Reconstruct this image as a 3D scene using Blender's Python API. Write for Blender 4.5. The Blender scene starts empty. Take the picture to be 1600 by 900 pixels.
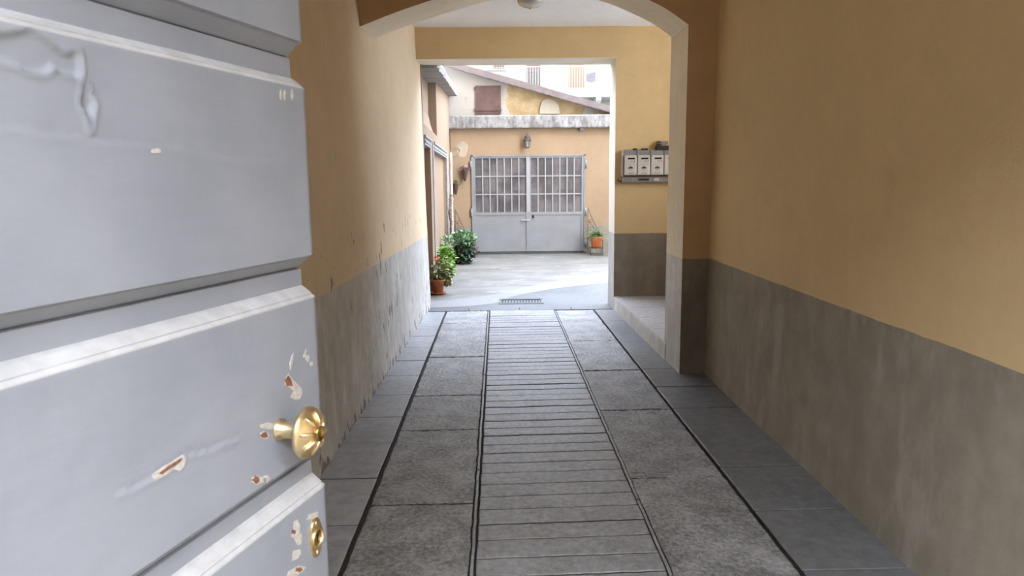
import bpy, math, random
from mathutils import Vector, Matrix, noise
R = random.Random(11)
PI = math.pi
sc = bpy.context.scene
COL = sc.collection

# ------------------------------------------------------------------ camera
F, CH = 1100.0, 1.6
roll = math.radians(.66)
dY = Vector(((785 - 800) / F, (450 - 285) / F, -1)).normalized()
uZ = Vector((-math.sin(roll), math.cos(roll), 0)); uZ = (uZ - dY * uZ.dot(dY)).normalized()
xX = dY.cross(uZ)
M3 = Matrix((xX, dY, uZ))            # camera axes -> world axes
CAMP = Vector((0, 0, CH))
cam = bpy.data.cameras.new('camera'); cam.sensor_width = 36; cam.lens = F / 1600 * 36
cam.clip_start = .02; cam.clip_end = 300
cam.dof.use_dof = True; cam.dof.focus_distance = 5.5; cam.dof.aperture_fstop = 10
co = bpy.data.objects.new('camera', cam); COL.objects.link(co)
co.matrix_world = Matrix.Translation(CAMP) @ M3.to_4x4()
sc.camera = co

def ray(px, py): return M3 @ Vector(((px - 800) / F, (450 - py) / F, -1))
def at(px, py, Y):
    r = ray(px, py); return CAMP + r * (Y / r.y)
def onfloor(px, py, z=0):
    r = ray(px, py); return CAMP + r * ((z - CH) / r.z)

# ------------------------------------------------------------------ mesh builder
class MB:
    def __init__(s): s.v = []; s.f = []; s.m = []; s.sm = []
    def add(s, vs, fs, mi=0, smooth=False):
        o = len(s.v); s.v += [tuple(v) for v in vs]
        for f in fs: s.f.append([o + i for i in f]); s.m.append(mi); s.sm.append(smooth)
        return s
    def box(s, x0, x1, y0, y1, z0, z1, mi=0, bev=0):
        if bev:
            b = bev; pts = []
            return s.rbox(x0, x1, y0, y1, z0, z1, mi, bev)
        vs = [(x, y, z) for z in (z0, z1) for y in (y0, y1) for x in (x0, x1)]
        return s.add(vs, [(0, 2, 3, 1), (4, 5, 7, 6), (0, 1, 5, 4), (2, 6, 7, 3), (0, 4, 6, 2), (1, 3, 7, 5)], mi)
    def rbox(s, x0, x1, y0, y1, z0, z1, mi, b):
        import bmesh
        bm = bmesh.new()
        bmesh.ops.create_cube(bm, size=1)
        for v in bm.verts:
            v.co = Vector((x0 if v.co.x < 0 else x1, y0 if v.co.y < 0 else y1, z0 if v.co.z < 0 else z1))
        bmesh.ops.bevel(bm, geom=bm.edges[:], offset=b, segments=2, affect='EDGES', profile=.5)
        bm.verts.index_update()
        s.add([v.co.copy() for v in bm.verts], [[v.index for v in f.verts] for f in bm.faces], mi)
        bm.free(); return s
    def prism(s, poly, axis, a0, a1, mi=0):
        """poly: 2-D outline; axis 'x','y','z' is the extrusion direction"""
        def P(p, a):
            return {'x': (a, p[0], p[1]), 'y': (p[0], a, p[1]), 'z': (p[0], p[1], a)}[axis]
        n = len(poly)
        vs = [P(p, a0) for p in poly] + [P(p, a1) for p in poly]
        fs = [list(range(n))[::-1], list(range(n, 2 * n))] + [(i, (i + 1) % n, n + (i + 1) % n, n + i) for i in range(n)]
        return s.add(vs, fs, mi)
    def lathe(s, prof, c=(0, 0, 0), n=24, mi=0, axis=None, smooth=True, cap=True):
        """prof: (radius, height) pairs; axis: Matrix that turns z into the axis wanted"""
        c = Vector(c); vs = []; fs = []
        for r, h in prof:
            for i in range(n):
                a = 2 * PI * i / n; p = Vector((r * math.cos(a), r * math.sin(a), h))
                if axis: p = axis @ p
                vs.append(c + p)
        for j in range(len(prof) - 1):
            for i in range(n):
                fs.append((j * n + i, j * n + (i + 1) % n, (j + 1) * n + (i + 1) % n, (j + 1) * n + i))
        if cap:
            fs.append(list(range(n))[::-1]); fs.append([(len(prof) - 1) * n + i for i in range(n)])
        return s.add(vs, fs, mi, smooth)
    def tube(s, pts, r, n=8, mi=0):
        pts = [Vector(p) for p in pts]; vs = []; fs = []
        up = Vector((0, 0, 1)); k = len(pts)
        for j, p in enumerate(pts):
            t = (pts[min(j + 1, k - 1)] - pts[max(j - 1, 0)]).normalized()
            a = t.cross(up if abs(t.z) < .95 else Vector((1, 0, 0))).normalized(); b = t.cross(a)
            rr = r[j] if isinstance(r, (list, tuple)) else r
            for i in range(n):
                q = 2 * PI * i / n; vs.append(p + (a * math.cos(q) + b * math.sin(q)) * rr)
        for j in range(k - 1):
            for i in range(n): fs.append((j * n + i, j * n + (i + 1) % n, (j + 1) * n + (i + 1) % n, (j + 1) * n + i))
        fs.append(list(range(n))[::-1]); fs.append([(k - 1) * n + i for i in range(n)])
        return s.add(vs, fs, mi, True)
    def xf(s, M):
        s.v = [tuple(M @ Vector(v)) for v in s.v]; return s
    def build(s, name, mats, parent=None, kind=None):
        me = bpy.data.meshes.new(name); me.from_pydata(s.v, [], s.f)
        for m in (mats if isinstance(mats, (list, tuple)) else [mats]): me.materials.append(m)
        me.polygons.foreach_set('material_index', s.m); me.polygons.foreach_set('use_smooth', s.sm)
        import bmesh
        bm = bmesh.new(); bm.from_mesh(me); bmesh.ops.recalc_face_normals(bm, faces=bm.faces); bm.to_mesh(me); bm.free()
        o = bpy.data.objects.new(name, me); COL.objects.link(o)
        if parent: o.parent = parent
        if kind: o['kind'] = kind
        return o

def tag(o, label, cat, group=None, kind=None):
    o['label'] = label; o['category'] = cat
    if group: o['group'] = group
    if kind: o['kind'] = kind
    return o
def thing(name, label, cat, loc=(0, 0, 0), group=None, mat=None):
    o = bpy.data.objects.new(name, None); COL.objects.link(o); o.empty_display_size = .1
    if mat is not None: o.matrix_world = mat
    else: o.location = loc
    return tag(o, label, cat, group)

# ------------------------------------------------------------------ materials
class NT:
    def __init__(s, name):
        s.m = bpy.data.materials.new(name); s.m.use_nodes = True
        s.t = s.m.node_tree; s.n = s.t.nodes; s.b = s.n['Principled BSDF']
    def node(s, typ, **kw):
        n = s.n.new(typ)
        for k, v in kw.items():
            if k.startswith('i_'):
                key = k[2:]; key = int(key) if key.isdigit() else key.replace('_', ' ')
                if hasattr(v, 'is_linked'): s.t.links.new(v, n.inputs[key])
                else: n.inputs[key].default_value = v
            else: setattr(n, k, v)
        return n
    def link(s, a, b): s.t.links.new(a, b)
    def pos(s, obj=False):
        return s.node('ShaderNodeTexCoord').outputs['Object']
    def scaled(s, vec, sc_): return s.node('ShaderNodeMapping', i_0=vec, i_3=sc_).outputs[0]
    def noise(s, vec, scale, detail=4, rough=.55, dist=0):
        return s.node('ShaderNodeTexNoise', i_0=vec, i_Scale=scale, i_Detail=detail, i_Roughness=rough, i_Distortion=dist).outputs['Fac']
    def ramp(s, v, a, b, smooth=True):
        n = s.node('ShaderNodeMapRange', i_0=v, i_1=a, i_2=b)
        n.interpolation_type = 'SMOOTHSTEP' if smooth else 'LINEAR'
        return n.outputs[0]
    def math(s, op, a, b=0.0, clamp=False):
        n = s.node('ShaderNodeMath', operation=op, i_0=a, i_1=b); n.use_clamp = clamp; return n.outputs[0]
    def mix(s, f, a, b, mode='MIX'):
        n = s.node('ShaderNodeMix', data_type='RGBA', blend_type=mode)
        for idx, v in ((0, f), (6, a), (7, b)):
            if hasattr(v, 'is_linked'): s.link(v, n.inputs[idx])
            elif idx == 0: n.inputs[0].default_value = v
            else: n.inputs[idx].default_value = (*v, 1) if len(v) == 3 else v
        return n.outputs[2]
    def set(s, **kw):
        for k, v in kw.items():
            i = s.b.inputs[k.replace('_', ' ')]
            if hasattr(v, 'is_linked'): s.link(v, i)
            else: i.default_value = (*v, 1) if isinstance(v, tuple) and len(v) == 3 else v
        return s
    def bump(s, h, strength=.3, dist=.01):
        n = s.node('ShaderNodeBump', i_Strength=strength, i_Distance=dist, i_Height=h)
        s.link(n.outputs[0], s.b.inputs['Normal']); return s

def simple(name, col, rough=.5, metal=0, var=.12, scale=12, bump=0, spec=.5):
    t = NT(name); p = t.pos(); n = t.noise(p, scale)
    c2 = tuple(max(0, x * (1 - var * 2)) for x in col); c1 = tuple(min(1, x * (1 + var)) for x in col)
    t.set(Base_Color=t.mix(t.ramp(n, .3, .7), c2, c1), Roughness=rough, Metallic=metal, Specular_IOR_Level=spec)
    if bump: t.bump(t.noise(p, scale * 6, 6), bump, .01)
    return t.m

def plaster(name, base, dado=None, dz=.957, dark=.72, wear=0, rough=.75, streak=.25, stain=None, slope=0.0):
    """painted plaster, dado paint below height dz, worn by streaks and chips"""
    t = NT(name); p = t.pos()
    sep = t.node('ShaderNodeSeparateXYZ', i_0=p); z = sep.outputs[2]
    big = t.noise(p, 1.3, 5, .6); mid = t.noise(p, 7, 5, .6); fine = t.noise(p, 60, 4, .6)
    st = t.noise(t.scaled(p, (3.2, 3.2, .9)), 2.2, 6, .62)
    v = t.math('ADD', t.math('MULTIPLY', big, .5), t.math('ADD', t.math('MULTIPLY', mid, .28), t.math('MULTIPLY', st, streak)))
    v = t.ramp(v, .33, .72)
    c = t.mix(v, tuple(x * dark for x in base), base)
    gr = t.noise(p, 24, 5, .7)                       # brushed limewash mottling and a few soft grimy patches
    c = t.mix(t.math('MULTIPLY', t.ramp(gr, .36, .64), .09), c, tuple(x * .62 for x in base))
    soot = t.ramp(t.noise(p, 2.1, 4, .62, .5), .60, .74)
    c = t.mix(t.math('MULTIPLY', soot, .16), c, tuple(x * .55 for x in base))
    if dado:
        zz = t.math('ADD', z, t.math('MULTIPLY', t.math('SUBTRACT', t.noise(p, 5, 5), .5), .014))
        if slope: zz = t.math('ADD', zz, t.math('MULTIPLY', sep.outputs[1], slope))
        mk = t.math('LESS_THAN', zz, dz)
        dd = tuple(x * (dark - .1) for x in dado); dl = tuple(min(1, x * 1.12) for x in dado)
        v2 = t.ramp(t.math('ADD', t.math('MULTIPLY', st, .22 + streak * .5), t.math('ADD', t.math('MULTIPLY', mid, .48 - streak * .4), t.math('MULTIPLY', big, .25))), .34, .68)
        dc = t.mix(v2, dd, dl)
        if stain:      # pale rising-damp salts
            eff = t.ramp(t.noise(t.scaled(p, (1.5, 1.5, .5)), 3.1, 5, .65), .52, .7)
            dc = t.mix(t.math('MULTIPLY', eff, .7), dc, stain)
        c = t.mix(mk, c, dc)
    if wear:
        w = t.noise(t.scaled(p, (4.2, 4.2, 1.5)), 3.0, 5, .58)
        w2 = t.noise(p, 1.1, 2)
        zone = t.math('MULTIPLY', t.ramp(z, 1.75, 1.2), 1)
        th = t.math('ADD', w, t.math('MULTIPLY', t.math('SUBTRACT', w2, .5), .35))
        th = t.math('ADD', th, t.math('MULTIPLY', t.math('SUBTRACT', zone, 1), .3))
        chip = t.ramp(th, .655, .665)
        foot = t.ramp(t.math('ADD', t.noise(t.scaled(p, (5, 5, 3)), 2.6, 5, .6), t.math('MULTIPLY', z, -1.1)), .48, .53)
        chip = t.math('MAXIMUM', chip, foot)
        c = t.mix(t.math('MULTIPLY', chip, wear), c, (.17, .13, .10))
        h = t.math('SUBTRACT', t.math('MULTIPLY', fine, .25), chip)
    else:
        h = t.math('ADD', t.math('MULTIPLY', fine, .35), t.math('MULTIPLY', mid, .5))
    h = t.math('ADD', h, t.math('MULTIPLY', st, .08))
    t.set(Base_Color=c, Roughness=rough, Specular_IOR_Level=.35)
    t.bump(h, .3, .01)
    return t.m

OCHRE = (.82, .62, .34)
DADO = (.34, .305, .245)
m_left = plaster('ochre plaster left', (.80, .63, .41), (.56, .54, .49), dz=.988, dark=.85, wear=.85, stain=(.70, .69, .65), slope=.006, streak=.18)
m_right = plaster('ochre plaster right', OCHRE, DADO, dz=.972, dark=.88, streak=.12, stain=(.42, .39, .335))
m_arch = plaster('ochre plaster arch shaded', (.55, .36, .18), (.23, .20, .16), dz=.967, dark=.78)  # same ochre as the right wall, shade put into the colour
m_court = plaster('ochre plaster court wall', (.66, .47, .225), (.24, .20, .145), dz=.957, dark=.85)
m_trim = plaster('cream plaster reveal', (.80, .73, .60), (.52, .50, .46), dz=.957, dark=.86)
m_trimA = plaster('cream plaster arch reveal', (.90, .79, .60), (.64, .61, .56), dz=.967, dark=.84)
m_ceil = plaster('white ceiling plaster', (.82, .79, .73), dark=.9)
m_peach = plaster('peach plaster', (.275, .19, .112), (.21, .19, .145), dz=.62, dark=.84, streak=.2)
m_peachl = plaster('peach plaster pale', (.255, .176, .11), dark=.9, streak=.2)
m_facade = plaster('apartment cream plaster', (.068, .064, .052), dark=.92)

# old shed gable: yellow ochre limewash fallen away in patches
t = NT('shed gable plaster'); p = t.pos(); sep = t.node('ShaderNodeSeparateXYZ', i_0=p)
n1 = t.noise(p, 1.2, 5, .62, .6)
pale = t.ramp(t.math('ADD', n1, t.math('MULTIPLY', t.ramp(sep.outputs[0], -.30, -.62), .30)), .60, .68)
rl = t.math('ADD', sep.outputs[2], t.math('MULTIPLY', sep.outputs[0], .281))
pale = t.math('MAXIMUM', pale, t.ramp(t.math('ADD', t.math('MULTIPLY', rl, 1.0), t.math('MULTIPLY', n1, .35)), .77, .84))
c = t.mix(t.ramp(t.noise(p, 3.5, 5, .65), .35, .65), (.235, .163, .077), (.315, .235, .126))
c = t.mix(pale, c, (.30, .275, .235))
gz = t.ramp(t.math('ADD', t.noise(p, 4, 5, .7), t.math('MULTIPLY', t.ramp(sep.outputs[0], .3, 2.4), .22)), .60, .74)
c = t.mix(t.math('MULTIPLY', gz, .8), c, (.22, .19, .15))
t.set(Base_Color=c, Roughness=.9).bump(t.noise(p, 30, 6), .5, .02); m_gable = t.m

# stained concrete slab edge
t = NT('stained concrete'); p = t.pos(); sep = t.node('ShaderNodeSeparateXYZ', i_0=p)
a = t.noise(t.scaled(p, (3, 3, 1.2)), 2.2, 7, .68)
c = t.mix(t.ramp(a, .36, .66), (.105, .096, .088), (.255, .246, .232))
t.set(Base_Color=c, Roughness=.9).bump(t.noise(p, 25, 6), .5, .02); m_conc = t.m

def stone(name, c0, c1, scale, rough, bump, bscale=70, spec=.5, dirt=.35):
    t = NT(name); p = t.pos()
    rnd = t.noise(p, .9, 2)
    a = t.noise(p, scale, 8, .7); b = t.noise(p, scale * .12, 4, .6)
    c = t.mix(t.ramp(t.math('ADD', t.math('MULTIPLY', a, .6), t.math('MULTIPLY', b, .4)), .36, .64), c0, c1)
    d = t.ramp(t.noise(p, 3.0, 6, .7, .4), .57, .70)
    c = t.mix(t.math('MULTIPLY', d, dirt), c, tuple(x * .45 for x in c0))
    r = t.math('ADD', rough, t.math('MULTIPLY', t.math('SUBTRACT', b, .5), .35))
    t.set(Base_Color=c, Roughness=r, Specular_IOR_Level=spec)
    h = t.math('ADD', t.noise(p, bscale, 6, .7), t.math('MULTIPLY', t.noise(p, bscale * .25, 3), .9))
    t.bump(h, bump, .008); return t.m
m_slab = stone('hammered granite', (.10, .10, .10), (.37, .373, .375), 42, .50, 1.0, 36, dirt=.3)
m_bar = stone('granite bars', (.15, .153, .158), (.31, .315, .325), 28, .42, .28, 60, dirt=.45)
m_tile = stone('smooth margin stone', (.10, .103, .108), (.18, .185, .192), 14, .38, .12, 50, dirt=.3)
m_tilel = stone('sheen-lit margin stone', (.22, .23, .242), (.35, .362, .378), 14, .36, .12, 50, dirt=.3)  # same stone as the right margin, light reflection mixed into its colour
m_joint = stone('joint mortar', (.025, .023, .02), (.07, .064, .056), 40, .85, .6, 60)
m_landing = stone('speckled landing tile', (.20, .19, .18), (.42, .40, .38), 160, .5, .1, 80, dirt=.1)

# courtyard screed
t = NT('courtyard screed'); p = t.pos()
a = t.noise(t.scaled(p, (.8, 1.8, 1)), 1.3, 6, .62, .8); b = t.noise(p, 9, 5, .6)
c = t.mix(t.ramp(a, .38, .62), (.098, .09, .077), (.152, .141, .121))
c = t.mix(t.ramp(t.noise(t.scaled(p, (1, 2.2, 1)), 1.7, 4, .6, 1.2), .58, .68), c, (.22, .215, .20))
c = t.mix(t.math('MULTIPLY', t.ramp(b, .5, .7), .3), c, (.20, .185, .16))
t.set(Base_Color=c, Roughness=.55).bump(t.noise(p, 40, 5), .25, .01); m_screed = t.m
m_band = stone('pale cement band', (.15, .15, .149), (.19, .19, .189), 12, .5, .15, 40, dirt=.12)
m_apron = stone('grey cement apron', (.07, .073, .076), (.105, .108, .112), 10, .48, .2, 40, dirt=.25)

# grey door paint
t = NT('blue grey gloss paint'); p = t.pos()
a = t.noise(p, 2.3, 5, .6); b = t.noise(t.scaled(p, (1.2, 1, 6)), 8, 5, .6)
c = t.mix(t.ramp(t.math('ADD', t.math('MULTIPLY', a, .85), t.math('MULTIPLY', b, .15)), .35, .65), (.235, .251, .284), (.287, .304, .338))
t.set(Base_Color=c, Roughness=t.math('ADD', .36, t.math('MULTIPLY', a, .25)))
h = t.math('ADD', t.noise(p, 9, 3), t.math('MULTIPLY', t.noise(t.scaled(p, (1, 1, 3)), 40, 4), .12))
t.bump(h, .22, .012); m_door = t.m
m_ledge = simple('sky-lit pale paint', (.46, .46, .46), .45, var=.08, scale=20)  # upward bevels of the door; skylight on them is put into the colour
m_primer = simple('white primer', (.52, .49, .44), .7, var=.1, scale=90)
m_rust = simple('bare reddish wood', (.22, .095, .05), .8, var=.25, scale=120)
t = NT('worn brass'); p = t.pos(); a = t.noise(p, 40, 4)
t.set(Base_Color=t.mix(t.ramp(a, .35, .7), (.64, .49, .26), (.84, .70, .45)), Metallic=1.0, Roughness=.40); m_brass = t.m
m_brassd = simple('dark tarnished brass', (.45, .29, .10), .45, 1.0, var=.3, scale=60)
m_black = simple('black plastic', (.006, .005, .005), .6)
m_gate = simple('grey gate paint', (.175, .177, .178), .45, var=.05, scale=3)
m_gatel = simple('pale grey gate bars', (.25, .25, .245), .45, var=.05, scale=3)
t = NT('dusty window glass'); p = t.pos()
c = t.mix(t.ramp(t.noise(t.scaled(p, (1, 1, 1.3)), 1.9, 3), .4, .62), (.055, .05, .05), (.115, .10, .097))
t.set(Base_Color=c, Roughness=.3, Specular_IOR_Level=.7); m_pane = t.m
m_iron = simple('rusty wrought iron', (.10, .07, .055), .7, .3, var=.3, scale=40)
m_lantern = simple('bronze lantern paint', (.022, .013, .009), .6, .0)
m_terra = simple('terracotta', (.42, .15, .075), .75, var=.15, scale=14, bump=.1)
m_orange = simple('orange plastic pot', (.62, .17, .055), .5, var=.1, scale=10)
m_soil = simple('potting soil', (.05, .035, .025), .95)
m_brown = simple('brown shutter paint', (.075, .036, .028), .6, var=.12, scale=6, bump=.1)
m_roof = simple('brown roof sheet', (.115, .09, .085), .55, var=.1, scale=4)
m_rooftile = simple('grey brown roof tiles', (.11, .085, .078), .8, var=.2, scale=9, bump=.3)
m_pipe = simple('pale painted pipe', (.48, .43, .36), .5, var=.06, scale=5)
m_greytrim = simple('grey cement moulding', (.25, .245, .235), .75, var=.12, scale=8)
m_eave = simple('weathered eave render', (.27, .26, .245), .85, var=.14, scale=5, bump=.2)
m_metal = simple('grey galvanised steel', (.30, .29, .28), .45, .5, var=.12, scale=7)
m_grate = simple('cast iron grate', (.018, .016, .017), .8, .0, var=.3, scale=40)
m_meterbox = simple('grey meter housing', (.22, .205, .19), .5, var=.08, scale=9)
m_meter = simple('off white meter plastic', (.52, .48, .41), .4, var=.04, scale=9)
m_lcd = simple('dark meter display', (.02, .02, .018), .25)
m_ink = simple('dark print', (.05, .045, .04), .6)
m_cone = simple('woven wicker cone', (.075, .045, .03), .85, var=.3, scale=60, bump=.5)
m_white = simple('white paint', (.10, .098, .093), .5, var=.04)
m_balc = simple('apartment slab soffit', (.10, .102, .095), .8, var=.05)
m_coral = simple('orange roller blind', (.095, .026, .011), .8, var=.06, scale=5)
m_maroon = simple('maroon shutter', (.017, .004, .004), .8, var=.1)
m_blue = simple('pale blue door curtain', (.085, .098, .115), .8, var=.05)
m_cloth = simple('dark grey washing', (.022, .02, .024), .9, var=.2)
m_dry = simple('dry brown leaves', (.10, .045, .035), .9, var=.4, scale=40)

def leafmat(name, c0, c1, rough=.5):
    t = NT(name); p = t.pos()
    g = t.node('ShaderNodeNewGeometry').outputs['Random Per Island']
    c = t.mix(g, c0, c1); t.set(Base_Color=c, Roughness=rough, Specular_IOR_Level=.4)
    t.set(Subsurface_Weight=0.0); return t.m
m_leafd = leafmat('dark glossy leaves', (.007, .016, .009), (.035, .065, .030), .4)
m_leafg = leafmat('grey green leaves', (.07, .15, .06), (.20, .32, .16), .5)
m_leafl = leafmat('light green leaves', (.10, .22, .03), (.27, .42, .08), .45)
m_leafm = leafmat('mixed geranium leaves', (.07, .15, .03), (.30, .24, .07), .5)
m_fern = leafmat('fern fronds', (.07, .14, .04), (.22, .29, .11), .55)
m_petal = leafmat('red petals', (.45, .03, .02), (.70, .10, .05), .6)
m_pink = leafmat('dusty pink dried flowers', (.24, .13, .14), (.40, .24, .26), .8)
m_stem = simple('plant stem', (.12, .10, .04), .8)

# lamp glass
t = NT('ribbed opal glass'); p = t.pos()
t.set(Base_Color=(.62, .58, .50), Roughness=.18, Transmission_Weight=.25, IOR=1.45); m_opal = t.m
t = NT('clear lantern glass'); t.set(Base_Color=(.34, .31, .28), Roughness=.15, Transmission_Weight=.4, IOR=1.4); m_glass = t.m

# ------------------------------------------------------------------ passage paving
def Yr(x, y): return y                                     # rows keep their own depth
def slab(mb, quad, z=0, mi=0, nx=6, ny=6, amp=.0015, jit=.003, fr=9, ch=.003, depth=.05, side=3):
    """one paving stone: quad = (x0a,x1a,ya, x0b,x1b,yb, skew); worn top grid, broken arrises, sides"""
    x0a, x1a, ya, x0b, x1b, yb, sk = quad
    dz = R.uniform(-.002, .002)
    def P(u, v):
        xl = x0a + (x0b - x0a) * v; xr = x1a + (x1b - x1a) * v
        x = xl + (xr - xl) * u; y = ya + (yb - ya) * v + sk * (x - .25)
        return x, y
    w = max(1e-3, x1a - x0a); l = max(1e-3, yb - ya)
    us = [0, ch / w, 2.2 * ch / w] + [ch / w + (1 - 2 * ch / w) * i / nx for i in range(1, nx)] + [1 - 2.2 * ch / w, 1 - ch / w, 1]
    vs_ = [0, ch / l, 2.2 * ch / l] + [ch / l + (1 - 2 * ch / l) * i / ny for i in range(1, ny)] + [1 - 2.2 * ch / l, 1 - ch / l, 1]
    V = []; nu = len(us); nv = len(vs_)
    for j, v in enumerate(vs_):
        for i, u in enumerate(us):
            x, y = P(u, v); edge = i in (0, nu - 1) or j in (0, nv - 1)
            q = Vector((x * fr, y * fr, z * 3)); h = noise.noise(q) * amp + noise.noise(q * 3.1) * amp * .6
            jx = noise.noise(Vector((x * 14, y * 14, 3.3))) * jit; jy = noise.noise(Vector((x * 14, y * 14, 8.8))) * jit
            V.append((x + jx, y + jy, z + dz + h - (ch * .9 if edge else 0)))
    n0 = len(V); F_ = []
    for j in range(nv - 1):
        for i in range(nu - 1): F_.append((j * nu + i, j * nu + i + 1, (j + 1) * nu + i + 1, (j + 1) * nu + i))
    mb.add(V, F_, mi, True)
    for q_, f_ in enumerate(F_):
        jj, ii = divmod(q_, nu - 1)
        if ii in (0, nu - 2) or jj in (0, nv - 2): mb.sm[len(mb.sm) - len(F_) + q_] = False
    ring = [(0, i) for i in range(nu)] + [(j, nu - 1) for j in range(1, nv)] + [(nv - 1, i) for i in range(nu - 2, -1, -1)] + [(j, 0) for j in range(nv - 2, 0, -1)]
    top = [V[j * nu + i] for j, i in ring]; low = [(a, b, z - depth) for a, b, c_ in top]
    k = len(top); mb.add(top + low, [(i, k + i, k + (i + 1) % k, (i + 1) % k) for i in range(k)], side)

def lin(x0, y0, x1, y1):
    return lambda y: x0 + (x1 - x0) * (y - y0) / (y1 - y0)
xc0 = lin(-.136, 2.79, -.181, 8.8); xc1 = lin(.668, 2.69, .637, 8.76)
xs0 = lin(-.69, 2.755, -.726, 8.717); xs1 = lin(1.213, 2.674, 1.150, 7.55)
xwl = lin(-1.021, 3.8, -.947, 8.9)
fl = MB(); SK = .04
# bars
ys = [2.31, 2.44, 2.56, 2.691, 2.838, 2.999, 3.144, 3.295, 3.441, 3.588, 3.74, 3.88, 4.028, 4.164, 4.32, 4.457]
y = 4.457
while y < 8.62: y += .142 + R.uniform(-.012, .012); ys.append(y)
ys = ys[:-1] + [8.80]
for a, b in zip(ys, ys[1:]):
    g = .010
    slab(fl, (xc0(a) + .008, xc1(a) - .007, a + g / 2, xc0(b) + .008, xc1(b) - .007, b - g / 2, SK), mi=1, nx=26, ny=3, amp=.0016, jit=.0045, fr=6, ch=.0035)
# big slabs
jl = [2.0, 2.30, 3.37, 4.443, 5.202, 6.392, 7.984, 8.74]
for a, b in zip(jl, jl[1:]):
    slab(fl, (xs0(a) + .012, xc0(a) - .026, a + .007, xs0(b) + .012, xc0(b) - .026, b - .007, .02), nx=26, ny=max(4, int((b - a) / .022)), amp=.0045, jit=.007, fr=30, ch=.0045)
jr = [1.9, 2.36, 3.623, 4.778, 5.83, 6.976, 8.70]
for a, b in zip(jr, jr[1:]):
    slab(fl, (xc1(a) + .018, xs1(a) - .012, a + .007, xc1(b) + .018, xs1(b) - .012, b - .007, .02), nx=26, ny=max(4, int((b - a) / .022)), amp=.0045, jit=.006, fr=30, ch=.0045)
# margins
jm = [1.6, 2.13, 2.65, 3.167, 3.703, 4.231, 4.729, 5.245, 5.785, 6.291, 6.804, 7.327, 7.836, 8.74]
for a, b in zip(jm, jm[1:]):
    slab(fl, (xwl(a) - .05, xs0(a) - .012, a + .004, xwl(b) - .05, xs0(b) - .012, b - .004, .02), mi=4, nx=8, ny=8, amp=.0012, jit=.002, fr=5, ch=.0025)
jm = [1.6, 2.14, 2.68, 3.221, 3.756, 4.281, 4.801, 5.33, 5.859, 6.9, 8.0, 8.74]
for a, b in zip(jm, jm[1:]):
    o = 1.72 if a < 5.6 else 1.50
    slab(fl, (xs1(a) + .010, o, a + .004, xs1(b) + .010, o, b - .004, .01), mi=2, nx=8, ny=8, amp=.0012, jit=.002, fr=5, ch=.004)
fl.box(-1.3, 2.3, -.6, 8.72, -.08, -.028, 3)
# pointed mortar fillets along the two edges of the barred strip
for fx_, o_ in ((xc0, -.011), (xc1, .007)):
    y = 2.0
    while y < 8.7:
        y2 = min(8.72, y + R.uniform(.25, .6))
        slab(fl, (fx_(y) + o_ - .0075, fx_(y) + o_ + .0075, y, fx_(y2) + o_ - .0075, fx_(y2) + o_ + .0075, y2 - .004, 0), z=-.003, mi=1, nx=2, ny=14, amp=.002, jit=.0035, ch=.002)
        y = y2
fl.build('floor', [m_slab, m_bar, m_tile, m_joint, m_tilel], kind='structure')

# fine drip-strips of mortar and a sill row of stone at the mouth of the passage
sl_ = MB()
xs_ = [-1.0, -.45, .2, .86, 1.42]
for a, b in zip(xs_, xs_[1:]): slab(sl_, (a + .003, b - .003, 8.765, a + .003, b - .003, 8.955, .01), nx=10, ny=4, amp=.001, jit=.002, ch=.004, z=.001, side=1)
sl_.build('trim_1', [m_apron, m_joint], kind='structure')

# ------------------------------------------------------------------ passage walls
def xlw(y, z): return -1.0695 + .0128 * y - (.032 - .0042 * (max(4.5, y) - 5.7)) * z        # inner face of the left wall
lw = MB(); ny = 60; nz = 26; V = []; ZT = 3.6
for j in range(nz + 1):
    for i in range(ny + 1):
        yy = -.5 + 9.58 * i / ny; zz = -.08 + (ZT + .08) * j / nz
        V.append((xlw(yy, zz) + noise.noise(Vector((1.7, yy * .8, zz * .8))) * .008, yy, zz))
Fq = [(j * (ny + 1) + i, j * (ny + 1) + i + 1, (j + 1) * (ny + 1) + i + 1, (j + 1) * (ny + 1) + i) for j in range(nz) for i in range(ny)]
lw.add(V, Fq, 0, True)
lo = [V[i] for i in range(ny + 1)]; hi = [V[nz * (ny + 1) + i] for i in range(ny + 1)]
e0 = [V[j * (ny + 1)] for j in range(nz + 1)]; e1 = [V[j * (ny + 1) + ny] for j in range(nz + 1)]
for e in (lo, hi, e0, e1):
    k = len(e); lw.add(list(e) + [(-1.6, q[1], q[2]) for q in e], [(i, i + 1, k + i + 1, k + i) for i in range(k - 1)], 0)
lw.add([(-1.6, -.5, -.08), (-1.6, 9.08, -.08), (-1.6, 9.08, ZT), (-1.6, -.5, ZT)], [(0, 1, 2, 3)], 0)
lw.build('wall_left', [m_left], kind='structure')

rw = MB(); ny = 40; V = []
for j in range(nz + 1):
    for i in range(ny + 1):
        yy = -.5 + 6.25 * i / ny; zz = -.08 + (ZT + .08) * j / nz
        V.append((1.668 + .012 * zz + noise.noise(Vector((9.7, yy * .9, zz * .7))) * .007, yy, zz))
Fq = [(j * (ny + 1) + i, j * (ny + 1) + i + 1, (j + 1) * (ny + 1) + i + 1, (j + 1) * (ny + 1) + i) for j in range(nz) for i in range(ny)]
rw.add(V, Fq, 0, True)
rw.box(1.80, 2.2, -.5, 5.75, -.08, ZT)
rw.build('wall_right', [m_right], kind='structure')

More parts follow.
